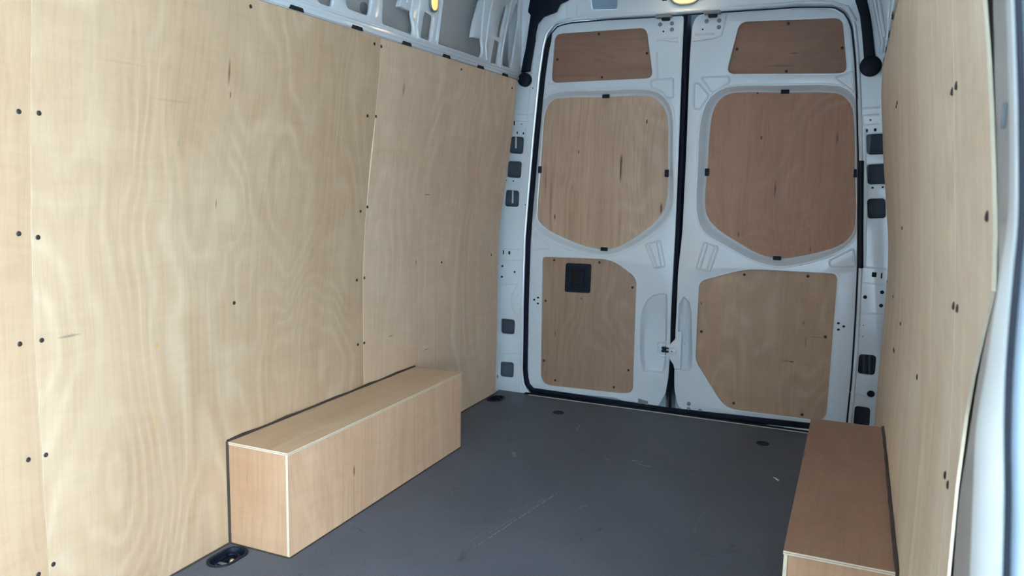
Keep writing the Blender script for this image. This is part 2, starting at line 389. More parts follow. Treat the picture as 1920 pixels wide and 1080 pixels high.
def polar(pts, n=72, c=None):
    """resample a star shaped outline by angle about its centre"""
    q = resample(pts, 900)
    cx, cy = c or (sum(p[0] for p in q)/len(q), sum(p[1] for p in q)/len(q))
    a = sorted((math.atan2(p[1]-cy, p[0]-cx), math.hypot(p[0]-cx, p[1]-cy)) for p in q)
    out = []
    for k in range(n):
        t = -PI+2*PI*(k+.5)/n; r = min(a, key=lambda s: abs(s[0]-t))[1]; out.append((cx+r*math.cos(t), cy+r*math.sin(t)))
    return out, (cx, cy)

# ------------------------------------------------------------------ ground and shell
def quad_sheet(pts): 
    bm = bmesh.new(); bm.faces.new([bm.verts.new(p) for p in pts]); return from_bm(bm)
g = link('ground', box((-30, -30, -.72), (30, 30, -.70)), MAT['bounce_ground'], kind='structure')

ZR = 2.06; YF = -4.25     # roof height, rear edge of the cab
YC = -4.28                # closed bulkhead
ceiling = link('ceiling', box((-.93, YC, ZR), (.93, .16, ZR+.03)), MAT['paint'], kind='structure')
for k in range(4):
    y = -.75-k*.85
    link('roof_bow', box((-.86, y-.04, ZR-.03), (.86, y+.04, ZR-.002), .008), MAT['paint'], ceiling)
wf = link('wall_front', plate([(-.93, -.06), (.93, -.06), (.93, ZR), (-.93, ZR)], [], 'Y', YC, .03), MAT['paint'], kind='structure')

# floor with the recesses of the tie-downs cut out
ring_near = Vector((-.817, -1.965, 0)); ring_far = Vector((-.830, -.133, 0))
bolt_a = on_z(1047, 773.5); bolt_b = on_z(1430, 831.5)
def stadium(c, a, b, ang, n=12):
    pts = []
    for s in (1, -1):
        for k in range(n+1):
            t = -PI/2+PI*k/n
            x = s*(a-b)+s*b*math.cos(t); y = s*b*math.sin(t)
            pts.append((c.x+x*math.cos(ang)-y*math.sin(ang), c.y+x*math.sin(ang)+y*math.cos(ang)))
    return pts
A1, A2 = math.radians(90), math.radians(90)
fo = [(-.885, YC), (.885, YC), (.885, .028), (.74, .028), (.70, .008), (-.70, .008), (-.74, .028), (-.885, .028)]
floor = link('floor', plate(fo, [stadium(ring_near, .055, .031, A1), stadium(ring_far, .050, .029, A2), circle(bolt_a.x, bolt_a.y, .019), circle(bolt_b.x, bolt_b.y, .019)], 'Z', 0, .012), MAT['floor'], loc=(0, 0, 0), kind='structure')
link('underfloor', box((-.93, YC, -.08), (.93, .12, -.045)), MAT['hole'], floor)
link('edge_trim', box((-.715, .006, -.010), (.74, .0125, .0015)), MAT['edge'], floor, label='pale raw edge strip along the rear of the floor')
link('side_sealant', tube([(-.874, -3.6, .0), (-.874, -1.9, .0)], .004, 6), MAT['sealant'], floor)
link('side_sealant', tube([(-.874, -.84, .0), (-.874, -.03, .0)], .004, 6), MAT['sealant'], floor)

# ------------------------------------------------------------------ side walls
screw0 = None
def screw_at(p, n, parent, r=.0056, name='screw'):
    global screw0
    me = lathe(p, n, [(r, -.002), (r, .0008), (r*.8, .0018), (r*.35, .0022), (.0004, .0010)], 10)
    return link(name, me, MAT['screw'], parent, loc=p)
def lining(side, ya, yb, ztop, mat, parent, t=.006, off=0.0):
    """curved plywood sheet between ya (near) and yb (far); ya may be a function of z"""
    zs = [0.002+(ztop-.002)*k/30 for k in range(31)]; ny = 14
    inner, outer = [], []
    for z in zs:
        a = ya(z) if callable(ya) else ya; b = yb(z) if callable(yb) else yb
        inner.append([(side*(half_width(a+(b-a)*j/ny, z)+off), a+(b-a)*j/ny, z) for j in range(ny+1)])
        outer.append([(x+side*t, y, z) for x, y, z in inner[-1]])
    bm = bmesh.new()
    I = [[bm.verts.new(p) for p in r] for r in inner]; O = [[bm.verts.new(p) for p in r] for r in outer]
    eds = []
    for i in range(30):
        for j in range(ny):
            bm.faces.new((I[i][j], I[i][j+1], I[i+1][j+1], I[i+1][j])); bm.faces.new((O[i][j], O[i][j+1], O[i+1][j+1], O[i+1][j]))
        eds.append(bm.faces.new((I[i][0], I[i+1][0], O[i+1][0], O[i][0]))); eds.append(bm.faces.new((I[i][ny], I[i+1][ny], O[i+1][ny], O[i][ny])))
    for j in range(ny):
        eds.append(bm.faces.new((I[0][j], I[0][j+1], O[0][j+1], O[0][j]))); eds.append(bm.faces.new((I[30][j], I[30][j+1], O[30][j+1], O[30][j])))
    for f in eds: f.material_index = 1
    me = from_bm(bm)
    o = link('plywood_panel', me, None, parent, loc=(side*.87, (ya if not callable(ya) else -2.8), 0))
    me.materials.append(mat); me.materials.append(MAT['edge'])
    return o
wall_left = link('wall_left', box((-.945, YF, -.06), (-.93, .16, ZR)), MAT['paint_dull'], kind='structure')
# right shell stops at the sliding door opening
wall_right = link('wall_right', box((.93, -2.62, -.06), (.945, .16, ZR)), MAT['paint_dull'], kind='structure')
link('front_post', box((.80, YF, -.06), (.93, -4.02, ZR), .02), MAT['paint'], wall_right)
link('door_header', box((.82, -4.05, 1.94), (.93, -2.75, ZR), .02), MAT['paint'], wall_right)
link('door_sill', box((.885, -4.05, -.09), (.99, -2.75, -.03), .01), MAT['paint'], wall_right)

SEAM1 = lambda z: -2.450+.0*z
SEAM2 = lambda z: -1.205+.012*max(0, z-.9)
left_panels = [
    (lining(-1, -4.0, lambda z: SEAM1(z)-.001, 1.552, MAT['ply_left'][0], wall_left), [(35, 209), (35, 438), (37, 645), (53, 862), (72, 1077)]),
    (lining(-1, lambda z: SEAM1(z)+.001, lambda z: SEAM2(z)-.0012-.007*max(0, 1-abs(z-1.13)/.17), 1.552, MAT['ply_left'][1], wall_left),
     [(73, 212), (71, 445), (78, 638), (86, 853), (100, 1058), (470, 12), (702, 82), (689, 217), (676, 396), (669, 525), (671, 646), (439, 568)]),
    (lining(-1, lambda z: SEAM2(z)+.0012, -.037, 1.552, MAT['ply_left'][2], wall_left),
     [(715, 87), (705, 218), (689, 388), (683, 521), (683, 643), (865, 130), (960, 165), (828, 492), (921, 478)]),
]
for o, px in left_panels:
    for u, v in px:
        p = on_wall(u, v, -1); screw_at(p, (1, 0, .1 if p.z > .9 else 0), o)
# pale backing batten glimpsed in the tapered joint
jb = lining(-1, -1.235, -1.17, 1.5, MAT['edge'], wall_left, off=.0065); jb.name = 'joint_batten'
# knots and pencil marks are part of the veneer; sealant bead where the box meets the wall is on the box

near_edge_px = [(1841, -30), (1843, 0), (1855, 185), (1861, 360), (1863, 500), (1859, 552), (1834, 647), (1812, 758), (1793, 897), (1776, 1080)]
NE = sorted((p.z, p.y) for p in (on_wall(u, v, 1) for u, v in near_edge_px))
NE = [(0, NE[0][1])] + NE + [(1.6, NE[-1][1])]
near_fn = lambda z: interp(NE, z)
s1 = on_wall(1791, 400, 1).y; SR2 = -1.21
right_panels = [
    (lining(1, near_fn, s1-.0015, 1.552, MAT['ply_right'][0], wall_right, t=.0035), [(1794, 160), (1796, 578), (1778, 909), (1852, 405)]),
    (lining(1, s1+.0015, SR2-.0015, 1.552, MAT['ply_right'][1], wall_right), [(1786, 171), (1789, 573), (1773, 891), (1720, 707), (1682.5, 192), (1675.5, 34), (1677, 25)]),
    (lining(1, SR2+.0015, -.037, 1.552, MAT['ply_right'][2], wall_right), [(1681, 199), (1692, 427), (1675, 556), (1676, 655), (1677, 659), (1689, 607), (1650.5, 142), (1664, 528)]),
]
for o, px in right_panels:
    for u, v in px:
        p = on_wall(u, v, 1)
        screw_at(p, (-1, 0, .1 if p.z > .9 else 0), o, r=.0056)

# upper pressed steel frame above the lining, same on both sides (traced on the left one)
XU = .80
def upper(side):
    w = wall_left if side < 0 else wall_right
    pl = 'L' if side < 0 else 'R'
    T = lambda pts: yz(pts, -XU)
    O = [rounded(T([(594, -30), (628, -30), (624, 13), (597, 5)]), .02), rounded(T([(649, -40), (703, -40), (693, 30), (650, 14)]), .02),
         rounded(T([(722, -60), (717, 44), (773, 65), (777, 55), (772, 25), (782, -60)]), .012),
         rounded(T([(797, 22), (814, 31), (807, 77), (789, 70)]), .010),
         rounded(T([(845, -60), (830, 0), (819, 80), (900, 108), (906, 98), (903, 70), (915, -60)]), .018),
         rounded(T([(948, 10), (951, 14), (939, 69), (932, 68), (941, 26)]), .01),
         rounded(T([(928, 75), (939, 79), (933, 120), (920, 117)]), .006),
         rounded(T([(968, 8), (990, -6), (984, 40), (958, 127), (942, 122), (950, 67)]), .012)]
    O = [[(min(y, -.012), min(z, ZR-.05)) for y, z in h] for h in O]
    yend = -2.72 if side > 0 else YF
    extra = []
    for k in range(6):           # the pressings repeat towards the front of the van
        y0 = -2.02-.36*k
        if y0-.28 < yend: break
        extra.append(rounded([(y0, 1.72), (y0, 1.96), (y0-.26, 1.96), (y0-.26, 1.72)], .04))
    link('upper_frame', plate([(yend, 1.553), (.0295, 1.553), (.0295, ZR), (yend, ZR)], O+extra, pl, side*XU, .014, .0045), MAT['paint'], w)
    link('lower_flange', plate([(yend, 1.556), (-.004, 1.556), (-.004, 1.571), (yend, 1.571)], [], pl, side*(XU-.004), .006, .002), MAT['paint'], w)
    link('pressed_step', tube([(side*(XU-.001), yend+.01, 1.586), (side*(XU-.001), -.01, 1.586)], .0035, 8, flat=.6), MAT['paint'], w)
    link('skin_backing', box((side*.872, yend, 1.56), (side*.88, .03, ZR)), MAT['paint_dull'], w)
    sl = [((540, 21), (568, 33), (567, 27), (545, 17)), ((657, 57), (679, 67), (677, 61), (660, 55)), ((752, 87), (770, 94), (767, 90), (755, 86)),
          ((828, 111), (843, 118), (840, 113), (830, 109.5)), ((893, 131), (906, 137), (903, 132.5), (895, 130)), ((940, 147), (951, 151), (949, 147), (942, 145.5))]
    for q in sl:
        ys = [p[0] for p in yz(q[:2], -XU)]
        a, b = ys
        link('slot_shade', plate(rounded([(a, 1.553), (b, 1.553), (b-.006, 1.565), (a+.006, 1.565)], .003), [], pl, side*(XU-.0055), .003), MAT['hole'], w)  # black plate added for the shade in the slot's hollow
    # pressed brackets hanging in two openings
    for q in ([(768, -30), (754, 0), (751, 12), (773, 21), (778, 0), (784, -30)], [(915, -30), (903, 5), (893, 40), (888, 70), (903, 73), (908, 50), (920, 5), (928, -30)]):
        pts = yz(q, -.802)
        link('bracket', plate(rounded(pts, .004), [], pl, side*.806, .02, .004), MAT['paint'], w)
        mid = [((pts[1][0]*.5+pts[-2][0]*.5), z) for z in (pts[2][1]+.012, ZR-.08)]
        link('bracket_rib', tube([(side*.804, mid[0][0]-.004, mid[0][1]+.01), (side*.804, mid[1][0]+.0, mid[1][1])], .004, 6), MAT['paint'], w)
    # raised ribs beside the openings
    for q in ([(819, 84), (829, 0), (838, -50)], [(912, 112), (910, 85), (916, 40), (928, -30)], [(817, 78), (822, 40), (826, 0)], [(936, 127), (943, 84), (953, 30), (957, 8), (966, -20)],
              [(784, 72), (781, 50), (786, 10), (792, -30)]):
        link('pressed_rib', tube([(side*(XU-.001), p[0], min(p[1], ZR-.06)) for p in yz(q, -XU)], .0048, 8, flat=.6), MAT['paint'], w)
    link('wiring_grommet', lathe((side*.871, yz([(682, 16)], -.87)[0][0], yz([(682, 16)], -.87)[0][1]), (-side, 0, 0), [(.022, 0), (.022, .004), (.016, .006), (.014, .002)], 16), MAT['grey_plastic'], w)
upper(-1); upper(1)

# sliding door side: post, bright flange and rubber seal in the near right foreground
def col(px, y): return [on_y(u, v, y) for u, v in px]
rowsA = [(1849, -60), (1853, 90), (1858, 250), (1864, 400), (1863, 520), (1842, 620), (1822, 710), (1803, 850), (1788, 960), (1773, 1140)]
rowsB = [(1861, -60), (1864, 90), (1868, 250), (1872, 400), (1872, 520), (1852, 620), (1834, 710), (1812, 850), (1796, 960), (1784, 1140)]
rowsC = [(1896, -60), (1899, 90), (1901, 250), (1898, 400), (1879, 500), (1863, 590), (1848, 690), (1830, 800), (1824, 930), (1816, 1140)]
rowsD = [(1894, -60), (1900, 90), (1904, 250), (1904, 400), (1896, 500), (1888, 590), (1881, 690), (1878, 800), (1879, 930), (1874, 1140)]
def smooth_open(c, seg=6):
    out = []
    for i in range(len(c)-1):
        p0 = c[max(i-1, 0)]; p1 = c[i]; p2 = c[i+1]; p3 = c[min(i+2, len(c)-1)]
        for s in range(seg):
            t = s/seg
            out.append(.5*((2*p1)+(-p0+p2)*t+(2*p0-5*p1+4*p2-p3)*t*t+(-p0+3*p1-3*p2+p3)*t**3))
    out.append(c[-1]); return out
cA = smooth_open(col(rowsA, -2.70)); cB = smooth_open(col(rowsB, -2.80)); cC = smooth_open(col(rowsC, -2.93)); cD = smooth_open(col(rowsD, -2.99))
cA = [Vector((max(p.x, half_width(p.y, p.z)+.012), p.y, p.z)) for p in cA]
def ext(c): 
    lo = c[-1].copy(); hi = c[0].copy(); lo.z = -.05; hi.z = 1.9; return [hi]+c+[lo]
cA, cB, cC, cD = map(ext, (cA, cB, cC, cD))
cM = [(b+c)/2+Vector((.004, .0, 0)) for b, c in zip(cB, cC)]
cC2 = [(c*.5+d*.5)+Vector((-.004, -.006, 0)) for c, d in zip(cC, cD)]
cD2 = [d+Vector((.05, .0, 0)) for d in cD]
cA0 = [Vector((p.x+.03, p.y+.08, p.z)) for p in cA]
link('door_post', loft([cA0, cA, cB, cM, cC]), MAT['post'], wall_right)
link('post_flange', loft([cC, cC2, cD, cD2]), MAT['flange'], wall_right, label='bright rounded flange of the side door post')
link('door_seal', tube([d+Vector((.019, -.020, 0)) for d in cD], .0165, 14), MAT['seal_blue'], wall_right, label='blue grey rubber seal tube')
link('outer_post', loft([[d+Vector((.030, -.028, 0)) for d in cD], [d+Vector((.10, -.05, 0)) for d in cD], [d+Vector((.10, .30, 0)) for d in cD]]), MAT['seal_blue'], wall_right)
p = on_y(1884, 217, -2.86)
link('post_slot', box((p.x-.002, p.y-.002, p.z-.010), (p.x+.001, p.y+.002, p.z+.010), .001), MAT['grey_plastic'], wall_right)
link('groove_shade', tube([d+Vector((.004, -.006, 0)) for d in cD], .0035, 8), MAT['navy'], wall_right)  # dark tube added for the shade between flange and seal

# ------------------------------------------------------------------ rear wall (body aperture)
YR = .03; YD = .05
ap_px = [(1064, 37), (1040, 43), (1025, 62), (1018, 90), (1011, 140), (1005, 200), (1000, 250), (994, 319), (988, 390), (983.5, 450), (980, 572), (978, 694), (981, 722), (992, 737),
         (1255, 776), (1520, 806), (1592, 815), (1594, 790), (1603, 700), (1610, 590), (1614, 500), (1615, 300), (1612, 180), (1609, 110), (1603, 48), (1592, 21), (1570, 6), (1500, 6), (1380, 14), (1230, 25), (1127, 31)]
ap = xz(ap_px, YR)
ap = [(x, max(z, -.012)) for x, z in ap]
apr = rounded(ap, .02, 3)
ph = []  # pillar holes
def rp(a, b, c, d, r=.014): return rounded(xz([(a, b), (c, b), (c, d), (a, d)], YR), r, 5)
def rq(q, r=.015): return rounded(xz(q, YR), r, 5)
ph += [rq([(957, 256), (982, 257), (980, 289), (954, 287)]), rq([(952, 302), (978, 303), (976, 334), (950, 332)]), rq([(948, 356), (973, 358), (972, 388), (946, 387)]),
       rq([(939, 597), (965, 600), (964, 627), (939, 625)]), rq([(938, 678), (963, 680), (962, 708), (937, 706)])]
ph += [rq([(1624, 252), (1662, 250), (1664, 289), (1626, 290)]), rq([(1625, 309), (1664, 307), (1666, 345), (1627, 346)]), rq([(1626, 373), (1660, 372), (1661, 409), (1627, 410)]),
       rq([(1611, 664), (1643, 667), (1640, 704), (1608, 700)]), rq([(1603, 761), (1632, 765), (1630, 800), (1600, 797)])]
ph += [rq([(1106, -20), (1158, -20), (1157, 17), (1110, 18)])]
c = on_y(1633, 739, YR); ph.append(circle(c.x, c.z, .015))
wall_rear = link('wall_rear', plate([(-.93, -.05), (.93, -.05), (.93, ZR), (-.93, ZR)], [apr]+ph, 'Y', YR, .012, .003), MAT['paint'], kind='structure')
link('skin_backing', box((-.93, .19, -.06), (.93, .20, ZR)), MAT['panel_back'], wall_rear)  # unseen dark backing plate added behind the doors against light leaks
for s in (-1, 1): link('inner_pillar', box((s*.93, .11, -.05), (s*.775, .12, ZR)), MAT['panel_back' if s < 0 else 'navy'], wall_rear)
# angled returns so that the pillars have depth, with glimpsed inner tubes
for u, v0, v1 in ((968, 236, 278), (962, 337, 381)):
    a = on_y(u, v0, .07); b = on_y(u-1, v1, .07); link('inner_tube', tube([a, b], .005, 8), MAT['paint_dull'], wall_rear)
for (u0, v0, u1, v1) in ((1620, 655, 1620, 712), (1631, 655, 1631, 714)):
    link('inner_tube', tube([on_y(u0, v0, .085), on_y(u1, v1, .085)], .005, 8), MAT['panel_back'], wall_rear)
# rolled lip round the aperture and its rubber seal
lip = [(x, z) for x, z in apr]
_i = max(range(len(apr)), key=lambda i: -abs(apr[i][0]-.60)-10*abs(apr[i][1]) if apr[i][1] < .05 else -1e9)
_rot = apr[_i:]+apr[:_i]
_cut = [p for p in _rot if p[1] > .02]
link('aperture_lip', tube([(x, YR-.001, z) for x, z in _cut], .007, 8), MAT['paint'], wall_rear)
cxm = 0.0
def inset(pts, d):
    out = []; n = len(pts); sg = 1 if area(pts) > 0 else -1
    for i in range(n):
        t = (Vector(pts[(i+1) % n])-Vector(pts[i-1])); t.normalize(); out.append((pts[i][0]-sg*t.y*d, pts[i][1]+sg*t.x*d))
    return out
ins = resample(inset(apr, .012), 160)
link('weather_seal', tube([(x, YR+.018, max(z, .0)) for x, z in ins], [.014 if (x < -.66 and z < 1.78) or z < .03 else .0032 for x, z in ins], 10, closed=True), MAT['black'], wall_rear, label='black rubber weather seal round the rear door opening')
link('sill_seal', box((-.74, .014, -.02), (.78, .075, .006), .002), MAT['black'], wall_rear)

def flat_hole(u, v, w, h, parent, y=YR, name='slot', mat='hole', r=.002):
    a = on_y(u, v, y); sx = w/2; sz = h/2
    return link(name, plate(rounded([(a.x-sx, a.z-sz), (a.x+sx, a.z-sz), (a.x+sx, a.z+sz), (a.x-sx, a.z+sz)], r), [], 'Y', y-.0006, .0012), MAT[mat], parent)
def round_hole(u, v, r, parent, y=YR, rz=None, name='hole', mat='hole'):
    a = on_y(u, v, y)
    return link(name, plate(circle(a.x, a.z, r, 16, rz), [], 'Y', y-.0006, .0012), MAT[mat], parent)
for u, v, w, h in ((964.5, 231, .006, .022), (970, 249, .006, .011), (981.5, 250, .007, .012), (944, 473, .006, .020), (955, 474, .010, .017), (933, 706, .004, .018),
                   (1625, 245, .010, .013), (1641, 243.5, .010, .013), (1636, 352, .009, .008), (1655, 351, .008, .008), (1639, 515, .018, .020), (1653, 517, .006, .024)):
    flat_hole(u, v, w, h, wall_rear)
for u, v, r in ((978, 233, .003), (949, 338, .003), (962.5, 339.5, .0035), (942, 499, .0055), (965, 510, .0055), (941, 519, .0055), (1632, 225, .004), (1654, 548, .008), (1622, 557, .008), (1652, 573, .008),
                (1612, 608, .0022), (1618.5, 610, .0022), (1611, 629, .0022), (1618, 631, .0022), (963, 553, .0015), (971, 553, .0015), (963, 570, .0015), (971, 570, .0015), (999, 165, .003), (985, 384, .003)):
    round_hole(u, v, r, wall_rear)
# pressed steps and seams across the pillars
for q in ([(960, 213), (1001, 215)], [(962, 225), (993, 227)], [(962, 241), (989, 243)], [(938, 465), (976, 468)], [(936, 487), (976, 489)], [(936, 533), (972, 533)], [(930, 662), (977, 663)],
          [(1612, 204), (1650, 201)], [(1616, 217), (1648, 215)], [(1616, 235), (1648, 232)], [(1616, 216), (1617, 236)], [(1616, 500), (1662, 505)], [(1614, 530), (1662, 533)], [(1612, 588), (1658, 588)], [(1594, 735), (1640, 749)],
          [(1003, 220), (996, 300), (988, 400), (982, 470)], [(977, 560), (975, 600), (974, 735)], [(972, 530), (960, 553), (960, 577), (974, 600)], [(1622, 240), (1623, 300), (1624, 400), (1622, 500)],
          [(1064, 34), (1063, 8)], [(1083, 33), (1082, 6)], [(1016, 45), (1004, 80), (996, 150), (985, 260)]):
    link('pressed_rib', tube([on_y(u, v, YR-.0005) for u, v in q], .0035, 8, flat=.6), MAT['paint'], wall_rear)
link('header_edge', tube([on_y(u, v, YR-.004) for u, v in ((1048, 41), (1090, 34), (1160, 29), (1230, 25), (1300, 20), (1380, 15), (1500, 5.5), (1560, 5), (1588, 14), (1603, 40))], .009, 10), MAT['paint'], wall_rear)
flat_hole(1246, -1, .022, .012, wall_rear)
# corner gusset on right above the lining
for q in ([(1640, 0), (1655, 80), (1652, 100)], [(1648, 0), (1658, 70)]):
    link('pressed_rib', tube([on_y(u, v, YR-.01) for u, v in q], .008, 8), MAT['paint'], wall_rear)
link('corner_slot', plate(xz([(1636, 0), (1643, 0), (1656, 94), (1654, 94)], YR-.014), [], 'Y', YR-.014, .008), MAT['panel_back'], wall_rear)

# ------------------------------------------------------------------ rear doors
def pocket(outer, inner, y0, y1, mat, parent, name, cap=True, n=72):
    o, c_ = polar(outer, n); i, _ = polar(inner, n, c_)
    k = [( (a[0]*.5+b[0]*.5), (a[1]*.5+b[1]*.5)) for a, b in zip(o, i)]
    o2, _ = polar(outer, n, c_)
    loops = [[(x+(x-c_[0])*.0, y0+.0005, z) for x, z in o], [(a[0]*.88+b[0]*.12, y0+(y1-y0)*.25, a[1]*.88+b[1]*.12) for a, b in zip(o, i)],
             [(a[0]*.2+b[0]*.8, y0+(y1-y0)*.8, a[1]*.2+b[1]*.8) for a, b in zip(o, i)], [(x, y1, z) for x, z in i]]
    return link(name, loft(loops, True, cap), mat, parent, angle=60)
def door(name, spec):
    YDm = YD+.034
    out = smooth(xz(spec['outline'], YD), 3) if spec.get('smooth') else rounded(xz(spec['outline'], YD), .02, 3)
    top = rounded(xz(spec['top'], YD+.006), .035); low = rounded(xz(spec['low'], YD+.006), spec['low_r'])
    rim = smooth(xz(spec['rim'], YD), 3); mid = smooth(xz(spec['mid'], YDm), 3)
    sc_o = rounded(xz(spec['scoop_o'], YD), .012, 5); sc_i = rounded(xz(spec['scoop_i'], YD+.016), .012, 5)
    c0, c1 = polar(rim, 72)
    s0, s1_ = polar(sc_o, 40)
    topf = inset(top, -.0015) if area(top) > 0 else inset(top, -.0015)
    d = link(name, plate(out, [inset(top, .0), inset(low, .0), c0, s0], 'Y', YD, .016, .0035), MAT['paint'], kind='structure', loc=(out[0][0], YD, 0))
    link('outer_panel', plate(inset(out, .012), [], 'Y', YD+.055, .02), MAT['paint_dull'], d)
    link('edge_return', loft([[(x, YD+.010, z) for x, z in inset(out, .004)], [(x, YD+.060, z) for x, z in inset(out, .010)]], True), MAT['paint'], d)
    def sheet(pts, y, mat, px, th=.006):
        o = link('plywood_panel', plate(pts, [], 'Y', y, th, .0008), mat, d)
        for u, v in px: screw_at(on_y(u, v, y), (0, -1, 0), o, r=.0062)
        return o
    sheet(inset(top, -.004), YD+.0105, spec['m'][0], spec['top_s'])
    ml = sheet(inset(mid, .002), YDm, spec['m'][1], [])
    lo = sheet(inset(low, -.004), YD+.0105, spec['m'][2], spec['low_s'])
    # recess flange round the middle panel
    o_, cc = polar(rim, 72); i_, _ = polar(inset(mid, .004), 72, cc)
    loops = [[(x, YD+.001, z) for x, z in o_]]
    for f, g_ in ((.25, .30), (.55, .75), (.75, 1.0)):
        loops.append([(a[0]*(1-f)+b[0]*f, YD+(YDm-YD+.001)*g_, a[1]*(1-f)+b[1]*f) for a, b in zip(o_, i_)])
    loops.append([(x, YDm+.0012, z) for x, z in polar(inset(mid, .02), 72, cc)[0]])
    link('recess_flange', loft(loops, True), MAT['paint'], d, angle=70)
    ring = polar(rim, 72)[0]
    link('recess_bead', tube([(x, YD+.001, z) for x, z in inset(ring, -.004)], .005, 8, closed=True, flat=.7), MAT['paint'], d)
    for lp in (top, low):
        link('opening_bead', tube([(x, YD+.0015, z) for x, z in inset(lp, -.003)], .0038, 8, closed=True, flat=.6), MAT['paint'], d)
    pocket(sc_o, sc_i, YD, YD+.026, MAT['paint'], d, 'latch_recess', True, 40)
    for u, v, hz in spec['clips']:
        a = on_y(u, v, YDm-.006); w_, h_ = (.017, .0085) if hz else (.0085, .017)
        k = link('retaining_clip', box((a.x-w_, YDm-.012, a.z-h_), (a.x+w_, YDm+.002, a.z+h_), .002), MAT['plastic'], ml)
    for q in spec['ribs']:
        pts = rounded(xz(q, YD), .010, 4)
        link('pressed_rib', tube([(x, YD, z) for x, z in pts], .0042, 8, closed=True, flat=.9), MAT['paint'], d)
    for q in spec['lines']:
        link('pressed_rib', tube([on_y(u, v, YD) for u, v in q], .004, 8, flat=.9), MAT['paint'], d)
    for u, v in spec['bolts']:
        a = on_y(u, v, YD); link('bolt', lathe(a, (0, -1, 0), [(.0095, -.002), (.0095, .0015), (.0065, .0018), (.006, .005), (.003, .006)], 14), MAT['steel'], d)
    for u, v in spec['holes']: round_hole(u, v, .006, d, YD, .005)
    for u, v, r in spec['dots']: round_hole(u, v, r, d, YD)
    return d, lo

L_spec = dict(
    outline=[(1282, 28), (1279, 104), (1272, 293), (1266, 437), (1262, 511), (1258, 585), (1256, 660), (1253, 707), (1247, 742), (1230, 764), (1210, 763), (1180, 757), (1153, 746), (1113, 742), (1013, 733.5), (997, 733), (987, 717), (987, 640), (990, 540), (993, 473), (1003, 330), (1012, 200), (1021, 139), (1029, 68), (1040, 48), (1064, 41), (1090, 38), (1219, 32)],
    top=[(1041, 64), (1213, 52), (1225, 147), (1034, 156)], top_s=[(1123, 64), (1045, 111.5), (1213, 100), (1128.5, 145)],
    mid=[(1045, 184), (1130, 181.5), (1215, 179), (1238, 191), (1252, 219), (1253, 295), (1252, 371), (1241, 402), (1211, 432), (1165, 461), (1135, 468.5), (1100, 463), (1065, 450), (1032, 434), (1010, 415), (1007, 395), (1013, 315), (1019, 228), (1027, 198)],
    rim=[(1040, 173), (1130, 169), (1215, 167), (1247, 182), (1262, 212), (1263, 295), (1263, 384), (1246, 418), (1210, 448), (1165, 472), (1132, 479), (1100, 475), (1060, 462), (1020, 442), (998, 420), (993, 398), (1000, 315), (1006, 228), (1016, 190)],
    low=[(1018, 481), (1148, 486), (1194, 521), (1187, 736), (1165, 737), (1014, 721)], low_r=[.02, .06, .03, .05, .02, .06],
    low_s=[(1039, 488), (1124, 492), (1186, 539), (1023, 564), (1020, 676), (1178.5, 694), (1041, 713), (1151, 726)],
    scoop_o=[(1204, 698), (1200, 657), (1201, 598), (1207, 575), (1218, 557), (1234, 551), (1251.5, 551), (1248, 700)],
    scoop_i=[(1208, 694), (1206.5, 640), (1208, 618), (1216, 603), (1230, 594), (1247, 590), (1245, 696)],
    m=[MAT['door_top_a'], MAT['door_mid_a'], MAT['door_low_a']],
    clips=[(1136, 180.5, 1), (1012, 318, 0), (1250, 325, 0), (1132.5, 467, 1)],
    ribs=[[(1220, 150), (1262, 147), (1262, 183), (1250, 184), (1240, 172), (1221, 164)], [(999, 466), (999, 440), (1005, 438), (1031, 460), (1031, 467)],
          [(1025, 155), (1045, 159), (1046, 168), (1024, 177)], [(1210, 458), (1237, 450), (1247, 499), (1228, 503)]],
    lines=[[(1216, 456), (1232, 500)], [(1231, 453), (1240, 500)], [(1232, 75), (1272, 70)], [(1232, 73), (1272, 78)], [(1232, 98), (1233, 150)]],
    bolts=[(1238, 46), (1260, 44), (1260, 55.5)], holes=[(1001.7, 562), (1009, 558), (1008.7, 569)], dots=[(1244, 59, .004)])
